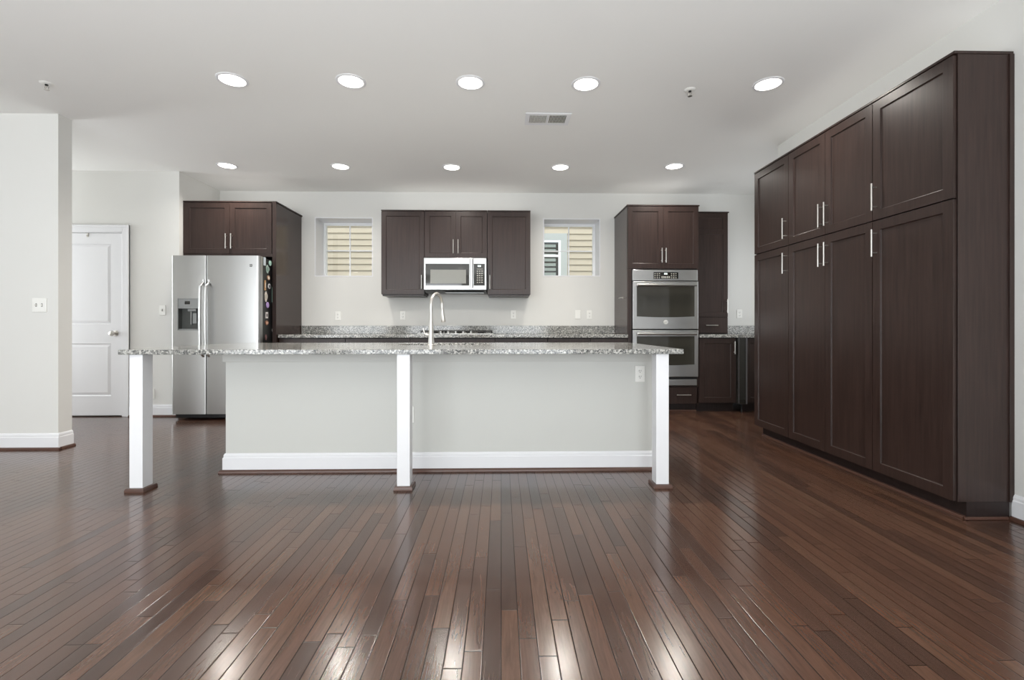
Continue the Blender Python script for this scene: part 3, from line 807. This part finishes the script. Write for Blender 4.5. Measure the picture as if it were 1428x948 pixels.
obj('drip_tray', box(BM(), cx0 + .004, cx1 - .004, .001, .053, cz0 + .0005, cz0 + .011), 'steelgrey', dl)
for hx in (FS - .028, FS + .030):
    pts = []; n = 22
    for k in range(n + 1):
        s = k / n; zz = .686 + (1.512 - .686) * s
        e = min(s, 1 - s) * n
        yy = -.052 - .012 * math.sin(PI * s)
        if e < 2: yy = (-.0005, -.034, -.052)[int(e)] if e < 2 else yy
        if e == 0: yy = -.001
        if e == 1: yy = -.038
        pts.append((hx, yy, zz))
    obj('handle', tube(BM(), pts, .0135, 14), 'steel', dl if hx < FS else dr)
bd = obj('badge', box(BM(), .832, .859, -.0025, -.0003, 1.649, 1.676), simple('badge_grey', srgb(92, 92, 92), .4), dr, bevel=.001)
text('badge_letters', 'GE', .017, 'plastic', dr, (.8455, -.0028, 1.6625))

# magnets on the fridge's dark side (x of the side face)
SX = -3.535 + fw - .018 + .0006
MG = 'magnets on the refrigerator side'
def magnet(label, y, z, kind, size, col, h=None, ring=None):
    t = thing('fridge_magnet', label, 'magnet', (SX, y * 1.036, 1 + (z - 1) * 1.036), 0, MG)
    b = BM(); m_ = simple('magnet_paint', srgb(*col), .45)
    if kind == 'round': lathe(b, [(size * .92, 0), (size, .002), (size, .006), (size * .9, .008)], (0, 0, 0), 'x', 24)
    elif kind == 'rect': box(b, 0, .005, -size, size, -(h or size), (h or size))
    elif kind == 'blob':
        n = 26; hh = h or size
        prism(b, [(size * (1 + .18 * math.sin(3 * a * 2 * PI / n + 1)) * math.cos(a * 2 * PI / n), hh * (1 + .15 * math.cos(4 * a * 2 * PI / n)) * math.sin(a * 2 * PI / n)) for a in range(n)], 0, .006, 'x')
    obj('plate', b, m_, t)
    if ring:
        b = BM()
        if kind == 'round': lathe(b, [(size * .6, .0082), (size * .58, .0095)], (0, 0, 0), 'x', 20)
        else: box(b, .0062, .0072, -size * .5, size * .5, -(h or size) * .5, (h or size) * .5)
        obj('printed_motif', b, simple('magnet_print', srgb(*ring), .5), t)
magnet('round pale green magnet, topmost near the gable panel', 5.225, 1.697, 'round', .030, (178, 214, 200))
magnet('white slip magnet at the top front corner of the refrigerator side', 5.105, 1.700, 'rect', .022, (205, 215, 222), .045)
magnet('grey-green irregular magnet below the pale green round one', 5.165, 1.625, 'blob', .036, (165, 182, 172), .042, (120, 150, 138))
magnet('round tan magnet with white centre', 5.186, 1.534, 'round', .028, (178, 140, 112), ring=(230, 220, 205))
magnet('tall narrow orange and white magnet by the door edge', 5.117, 1.447, 'rect', .014, (206, 160, 110), .055, (235, 228, 215))
magnet('round white magnet with dark centre', 5.205, 1.444, 'round', .030, (205, 205, 205), ring=(70, 72, 78))
magnet('thin upright mint green strip magnet beside the gable panel', 5.278, 1.356, 'rect', .007, (150, 190, 175), .085)
magnet('large cream scalloped magnet above the purple one', 5.133, 1.327, 'blob', .028, (222, 214, 202), .052, (190, 184, 172))
magnet('round lilac purple magnet', 5.167, 1.238, 'round', .034, (176, 150, 205))
magnet('square white magnet with dark print below the purple one', 5.151, 1.128, 'rect', .026, (222, 216, 214), .034, (90, 80, 84))
magnet('brown and peach blob magnet, under the printed square one', 5.151, 1.046, 'blob', .036, (150, 106, 84), .024, (222, 176, 150))
magnet('small dusty pink magnet, lowest on the refrigerator side', 5.133, .890, 'blob', .016, (128, 92, 92), .028)
magnet('small white magnet half hidden by the gable panel, low down', 5.290, .965, 'round', .024, (225, 220, 216))

# ------------------------------------------------------------ island
IY0, IY1, IX0, IX1, IZ = 2.895, 4.16, -2.302, 1.126, .864
BX0, BX1, BY0, BY1 = -1.900, 1.072, 3.31, 4.10
SL = .030; IB = IZ - SL - .0008
# sink opening in the slab
SKX0, SKX1, SKY0, SKY1 = -.80, -.10, 3.60, 4.00
t = thing('island_countertop', 'long speckled granite island top overhanging three white posts', 'countertop', (0, 0, IZ - SL), 0)
b = BM(); xs = [IX0, SKX0, SKX1, IX1]; ys = [IY0, SKY0, SKY1, IY1]
vt = {}
for k, z in enumerate((0, SL)):
    for i, xx in enumerate(xs):
        for j, yy in enumerate(ys): vt[i, j, k] = b.verts.new((xx, yy, z))
for i in range(3):
    for j in range(3):
        if i == 1 and j == 1: continue
        for k in (0, 1): b.faces.new([vt[i, j, k], vt[i + 1, j, k], vt[i + 1, j + 1, k], vt[i, j + 1, k]])
for i in range(3):
    for j in (0, 3): b.faces.new([vt[i, j, 0], vt[i + 1, j, 0], vt[i + 1, j, 1], vt[i, j, 1]])
    for j in (0, 3): b.faces.new([vt[j, i, 0], vt[j, i + 1, 0], vt[j, i + 1, 1], vt[j, i, 1]])
for j in (1, 2): b.faces.new([vt[1, j, 0], vt[2, j, 0], vt[2, j, 1], vt[1, j, 1]]); b.faces.new([vt[j, 1, 0], vt[j, 2, 0], vt[j, 2, 1], vt[j, 1, 1]])
obj('slab', b, 'granite', t, bevel=.003)

t = thing('kitchen_island', 'white panelled island base with three square posts, facing the camera', 'island', (0, 0, 0), 0)
obj('knee_wall', box(BM(), BX0, BX1, BY0, BY0 + .11, 0, IB), 'island', t)
b = BM(); ap = .015
box(b, BX0 - ap, BX1 + ap, BY0 - ap, BY0 - .0003, .760, IB); box(b, BX0 - ap, BX0 - .0003, BY0, BY0 + .11, .760, IB); box(b, BX1 + .0003, BX1 + ap, BY0, BY0 + .11, .760, IB)
obj('apron', b, 'island', t, bevel=.002)
def ring(bm, x0, x1, y0, y1, prof):
    """moulding profile swept round front, left and right"""
    loops = []
    for o_, z in prof:
        loops.append([bm.verts.new(v) for v in ((x0 - o_, y1, z), (x0 - o_, y0 - o_, z), (x1 + o_, y0 - o_, z), (x1 + o_, y1, z))])
    for a, b_ in zip(loops, loops[1:]):
        for i in range(3): bm.faces.new((a[i], a[i + 1], b_[i + 1], b_[i]))
    return bm
obj('baseboard', ring(BM(), BX0, BX1, BY0, BY0 + .11, [(.015, 0.0), (.015, .098), (.010, .104), (.010, .117), (.005, .128), (0.0003, .130)]), 'white', t, smooth=False)
obj('shoe_molding', ring(BM(), BX0, BX1, BY0, BY0 + .11, [(.034, 0), (.034, .007), (.029, .016), (.022, .020), (.0153, .020)]), 'shoe', t)
for px in (-2.257, -.641, .965):
    p = obj('post', box(BM(), px, px + .079, 2.925, 3.010, 0, IB), 'white', t, bevel=.0015)
    b = BM()
    x0, x1, y0, y1 = px, px + .079, 2.925, 3.010; loops = []
    for o_, z in ((.018, 0), (.018, .012), (.013, .021), (.0005, .023)):
        loops.append([b.verts.new(v) for v in ((x0 - o_, y0 - o_, z), (x1 + o_, y0 - o_, z), (x1 + o_, y1 + o_, z), (x0 - o_, y1 + o_, z))])
    for q, w_ in zip(loops, loops[1:]):
        for i in range(4): b.faces.new((q[i], q[(i + 1) % 4], w_[(i + 1) % 4], w_[i]))
    obj('post_shoe', b, 'shoe', p)
# cabinets on the kitchen side of the island (face +y)
def island_cab(label, x1, w, lay):
    t = thing('island_cabinet', label, 'cabinet', (x1, BY1 - DT, 0), PI, 'island cabinets on the kitchen side')
    D = BY1 - DT - (BY0 + .112)
    if lay == 'sink':
        b = BM(); box(b, 0.0005, .018, 0, D, .10, IB); box(b, w - .018, w - .0005, 0, D, .10, IB); box(b, .018, w - .018, 0, D, .10, .12); box(b, .018, w - .018, 0, .018, .12, IB)
        obj('carcass', b, 'cabin', t)
    else: obj('carcass', box(BM(), .0005, w - .0005, 0, D, .10, IB), 'cabin', t)
    obj('toe_kick', box(BM(), .0005, w - .0005, .06, .078, 0, .10), 'cabin', t)
    n = 2 if w > .5 else 1
    for i in range(n):
        a = i * w / n + G; b_ = (i + 1) * w / n - G
        d = shaker('door', t, a, b_, .112, IB - .008); bar(d, b_ - .028 if i == 0 else a + .028, IB - .12, .15)
xx = BX1
for lab, w_, lay in (('dark island cabinet on the kitchen side, nearest the ovens', 1.08, 'd'), ('dark sink base cabinet on the kitchen side of the island', .89, 'sink'),
                     ('dark island cabinet between sink base and end unit', .50, 'd'), ('dark island cabinet nearest the refrigerator', .502, 'd')):
    island_cab(lab, xx - .0, w_, lay); xx -= w_
# sink
t = thing('sink', 'undermount stainless sink let into the granite island top', 'sink', ((SKX0 + SKX1) / 2, (SKY0 + SKY1) / 2, IZ - SL - .20), 0)
hx, hy = (SKX1 - SKX0) / 2 - .001, (SKY1 - SKY0) / 2 - .001
b = BM(); rs = []
for x_, y_, z_ in ((hx, hy, .199), (hx - .01, hy - .01, .03), (hx - .03, hy - .03, .004), (.03, .03, .001)):
    rs.append([b.verts.new(v) for v in ((-x_, -y_, z_), (x_, -y_, z_), (x_, y_, z_), (-x_, y_, z_))])
for q, w_ in zip(rs, rs[1:]):
    for i in range(4): b.faces.new((q[i], q[(i + 1) % 4], w_[(i + 1) % 4], w_[i]))
b.faces.new(rs[-1])
o = obj('basin', b, 'steel', t); sm = o.modifiers.new('thickness', 'SOLIDIFY'); sm.thickness = .0015; sm.offset = 0
obj('drain', lathe(BM(), [(.028, .0022), (.026, .004), (.010, .0035)], (0, 0, 0), 'z', 20), 'steelgrey', t)
# faucet
FX, FY = -.512, 3.475
t = thing('faucet', 'tall gooseneck brushed nickel faucet on the island top', 'faucet', (FX, FY, IZ + .0005), 0)
obj('base', lathe(BM(), [(.029, 0), (.029, .006), (.0235, .010), (.021, .05), (.0175, .12), (.0135, .19), (.0125, .235)], (0, 0, 0), 'z', 24), 'nickel', t)
pts = [(0, 0, .236)]
for k in range(17):
    a = PI - (PI * 1.06) * k / 16; R_ = .085
    dx = R_ + R_ * math.cos(a); pts.append((dx * .36, dx * .933, .30 + R_ * math.sin(a)))
pts.append((pts[-1][0] + .002, pts[-1][1] + .004, .262))
obj('spout', tube(BM(), pts, .0115, 16), 'nickel', t)
e = pts[-1]
obj('spray_head', tube(BM(), [(e[0] + .0003, e[1], .2615), (e[0] + .003, e[1] + .002, .225), (e[0] + .007, e[1] + .005, .182), (e[0] + .008, e[1] + .006, .175)], [.0125, .0145, .0185, .0165], 18), 'nickel', t)
b = BM(); tube(b, [(-.0175, .003, .078), (-.040, .004, .082)], .011, 14); obj('lever_hub', b, 'nickel', t)
b = BM(); tube(b, [(-.040, .004, .082), (-.050, .004, .095), (-.060, .006, .128)], [.0045, .005, .006], 10); obj('lever', b, 'nickel', t)

# ------------------------------------------------------------ outlets and switches (built facing -y at origin)
def plate(name, label, cat, loc, kind, rz=0, group=None, gang=1):
    t = thing(name, label, cat, loc, rz, group)
    hw = .035 if gang == 1 else .058
    obj('cover_plate', box(BM(), -hw, hw, -.006, -.0003, -.057, .057), 'plastic', t, bevel=.003)
    if kind == 'outlet':
        for s in (-.020, .020):
            r = obj('receptacle', lathe(BM(), [(.0165, -.0062), (.0160, -.0085)], (0, 0, s), 'y', 20), 'plastic', t)
            b = BM(); box(b, -.0075, -.0050, -.0095, -.0086, s - .003, s + .007); box(b, .0050, .0075, -.0095, -.0086, s - .003, s + .007); box(b, -.0022, .0022, -.0095, -.0086, s - .012, s - .007)
            obj('slots', b, 'slot', r)
    elif kind == 'switch':
        for g in range(gang):
            xx = 0 if gang == 1 else (-.023 + .046 * g)
            obj('switch_slot', box(BM(), xx - .006, xx + .006, -.0068, -.0061, -.013, .013), 'slot', t)
            b = BM(); prism(b, [(-.0069, -.009), (-.0069, .009), (-.018, .010 if g == 0 else -.003), (-.018, .003 if g == 0 else -.010)], xx - .004, xx + .004, 'x')
            obj('toggle', b, 'plastic', t)
    elif kind == 'rocker':
        obj('rocker', box(BM(), -.0165, .0165, -.0085, -.0062, -.033, .033), 'plastic', t, bevel=.001)
    return t
yw = YW - .0005
for lab, xx, zz, k in (('white wall outlet nearest the refrigerator side panel, under the left small window', -2.107, 1.144, 'outlet'),
                       ('white wall outlet below the left end of the wall cabinets', -1.272, 1.153, 'outlet'),
                       ('white wall outlet under the cabinet right of the microwave', .159, 1.163, 'outlet'),
                       ('white rocker switch under the right small window, left of its outlet', 1.000, 1.164, 'rocker'),
                       ('white wall outlet under the right small window, beside a switch', 1.153, 1.160, 'outlet'),
                       ('white wall outlet above the corner counter beside the tall pantry', 3.133, 1.173, 'outlet')):
    plate('wall_switch' if k == 'rocker' else 'wall_outlet', lab, 'switch' if k == 'rocker' else 'outlet', (xx, yw, zz), k)
plate('wall_outlet', 'white outlet on the island front beside the right post', 'outlet', (.975, BY0 - .0005, .672), 'outlet')
plate('blank_plate', 'blank white cover plate half hidden behind the middle island post', 'cover plate', (-.640, BY0 - .0005, .392), 'blank')
plate('wall_outlet', 'low white outlet on the door wall behind the left island post', 'outlet', (-3.915, YD - .0005, .252), 'outlet')
plate('light_switch', 'single white toggle switch between the white door and refrigerator', 'switch', (-3.796, YD - .0005, 1.190), 'switch')
plate('light_switch', 'double white toggle switch plate on the near left wall', 'switch', (-3.778, 3.9625, 1.180), 'switch', gang=2)

# ------------------------------------------------------------ ceiling fixtures
def lamp(label, x, y):
    t = thing('recessed_light', label, 'ceiling light', (x, y, ZC - .0005), 0, 'recessed ceiling lights')
    b = BM(); rs = []; n = 36
    for r, z in ((.104, 0), (.104, -.003), (.098, -.006), (.086, -.006), (.083, -.001)):
        rs.append([b.verts.new((r * math.cos(2 * PI * k / n), r * math.sin(2 * PI * k / n), z)) for k in range(n)])
    for a, c in zip(rs, rs[1:]):
        for i in range(n): b.faces.new((a[i], a[(i + 1) % n], c[(i + 1) % n], c[i]))
    obj('trim_ring', b, 'white', t)
    obj('lens', lathe(BM(), [(.083, -.0008), (.080, -.005), (.055, -.010), (.012, -.012)], (0, 0, 0), 'z', 36), 'lens', t)
    return t
LR = [(-1.90, 3.39), (-1.068, 3.39), (-.22, 3.39), (.609, 3.39), (1.918, 3.36)]
LB = [(-2.964, 5.19), (-1.747, 5.19), (-.54, 5.187), (.648, 5.16), (1.879, 5.10)]
first = ['leftmost', 'second from left', 'middle', 'second from right', 'rightmost']
l0 = None
for row, pts_ in (('nearer the camera', LR), ('nearer the back wall', LB)):
    for nm, (x_, y_) in zip(first, pts_):
        lab = 'lit recessed ceiling light, %s in the row %s' % (nm, row)
        if l0 is None: l0 = lamp(lab, x_, y_)
        else: dup(l0, (x_, y_, ZC - .0005), None, lab)
        area('lamp_glow', (x_, y_, ZC - .016), (0, 0, 0), .13, .13, LAMP_W, LAMP_COL, 'DISK', math.radians(145))
# further lamps over the living space behind the camera
for k, (x_, y_) in enumerate([(-4.6, .4), (-1.2, -.4), (-4.6, -2.2), (-1.2, -2.6)]):
    dup(l0, (x_, y_, ZC - .0005), None, 'lit recessed ceiling light over the living area behind, %s' % ('front left', 'front right', 'rear left', 'rear right')[k])
    area('lamp_glow', (x_, y_, ZC - .016), (0, 0, 0), .13, .13, LAMP_W, LAMP_COL, 'DISK', math.radians(145))

def sprinkler(label, x, y):
    t = thing('fire_sprinkler', label, 'sprinkler', (x, y, ZC - .0005), 0, 'ceiling sprinklers')
    obj('escutcheon', lathe(BM(), [(.040, 0), (.040, -.002), (.030, -.008), (.022, -.009)], (0, 0, 0), 'z', 28), 'plastic', t)
    obj('stem', lathe(BM(), [(.010, -.0092), (.010, -.018), (.006, -.020)], (0, 0, 0), 'z', 14), 'black', t)
    b = BM()
    for s in (-1, 1): tube(b, [(s * .009, 0, -.0182), (s * .014, 0, -.030), (s * .004, 0, -.045)], .0022, 8)
    lathe(b, [(.003, -.020), (.002, -.046)], (0, 0, 0), 'z', 8)
    obj('frame_arms', b, 'nickel', t)
    obj('deflector', lathe(BM(), [(.016, -.0462), (.016, -.048)], (0, 0, 0), 'z', 16), 'nickel', t)
    return t
s0 = sprinkler('small ceiling sprinkler at the left, above the near wall end', -3.258, 3.468)
dup(s0, (1.389, 3.455, ZC - .0005), None, 'small ceiling sprinkler at the right, between two recessed lights')

t = thing('ceiling_vent', 'white slatted air vent in the ceiling', 'vent', (.3875, 3.958, ZC - .0005), 0)
vw, vd = .187, .110
obj('duct_back', box(BM(), -vw + .02, vw - .02, -vd + .025, vd - .025, -.003, -.0005), 'ventdark', t)
b = BM()
for a in ((-vw, -vw + .036, -vd, vd), (vw - .036, vw, -vd, vd), (-vw + .036, vw - .036, -vd, -vd + .034), (-vw + .036, vw - .036, vd - .034, vd), (-.008, .008, -vd + .034, vd - .034)):
    box(b, a[0], a[1], a[2], a[3], -.009, -.0032)
fr = obj('frame', b, 'white', t)
b = BM()
for s in (0, 1):
    xa = -vw + .040 if s == 0 else .012
    for k in range(12):
        x_ = xa + k * .0118; tl = .004 if s == 0 else -.004
        prism(b, [(x_, -.004), (x_ + .0035, -.004), (x_ + .0035 + tl, -.011), (x_ + tl, -.011)], -vd + .0345, vd - .0345, 'y')
obj('louvre_slats', b, 'plastic', fr)
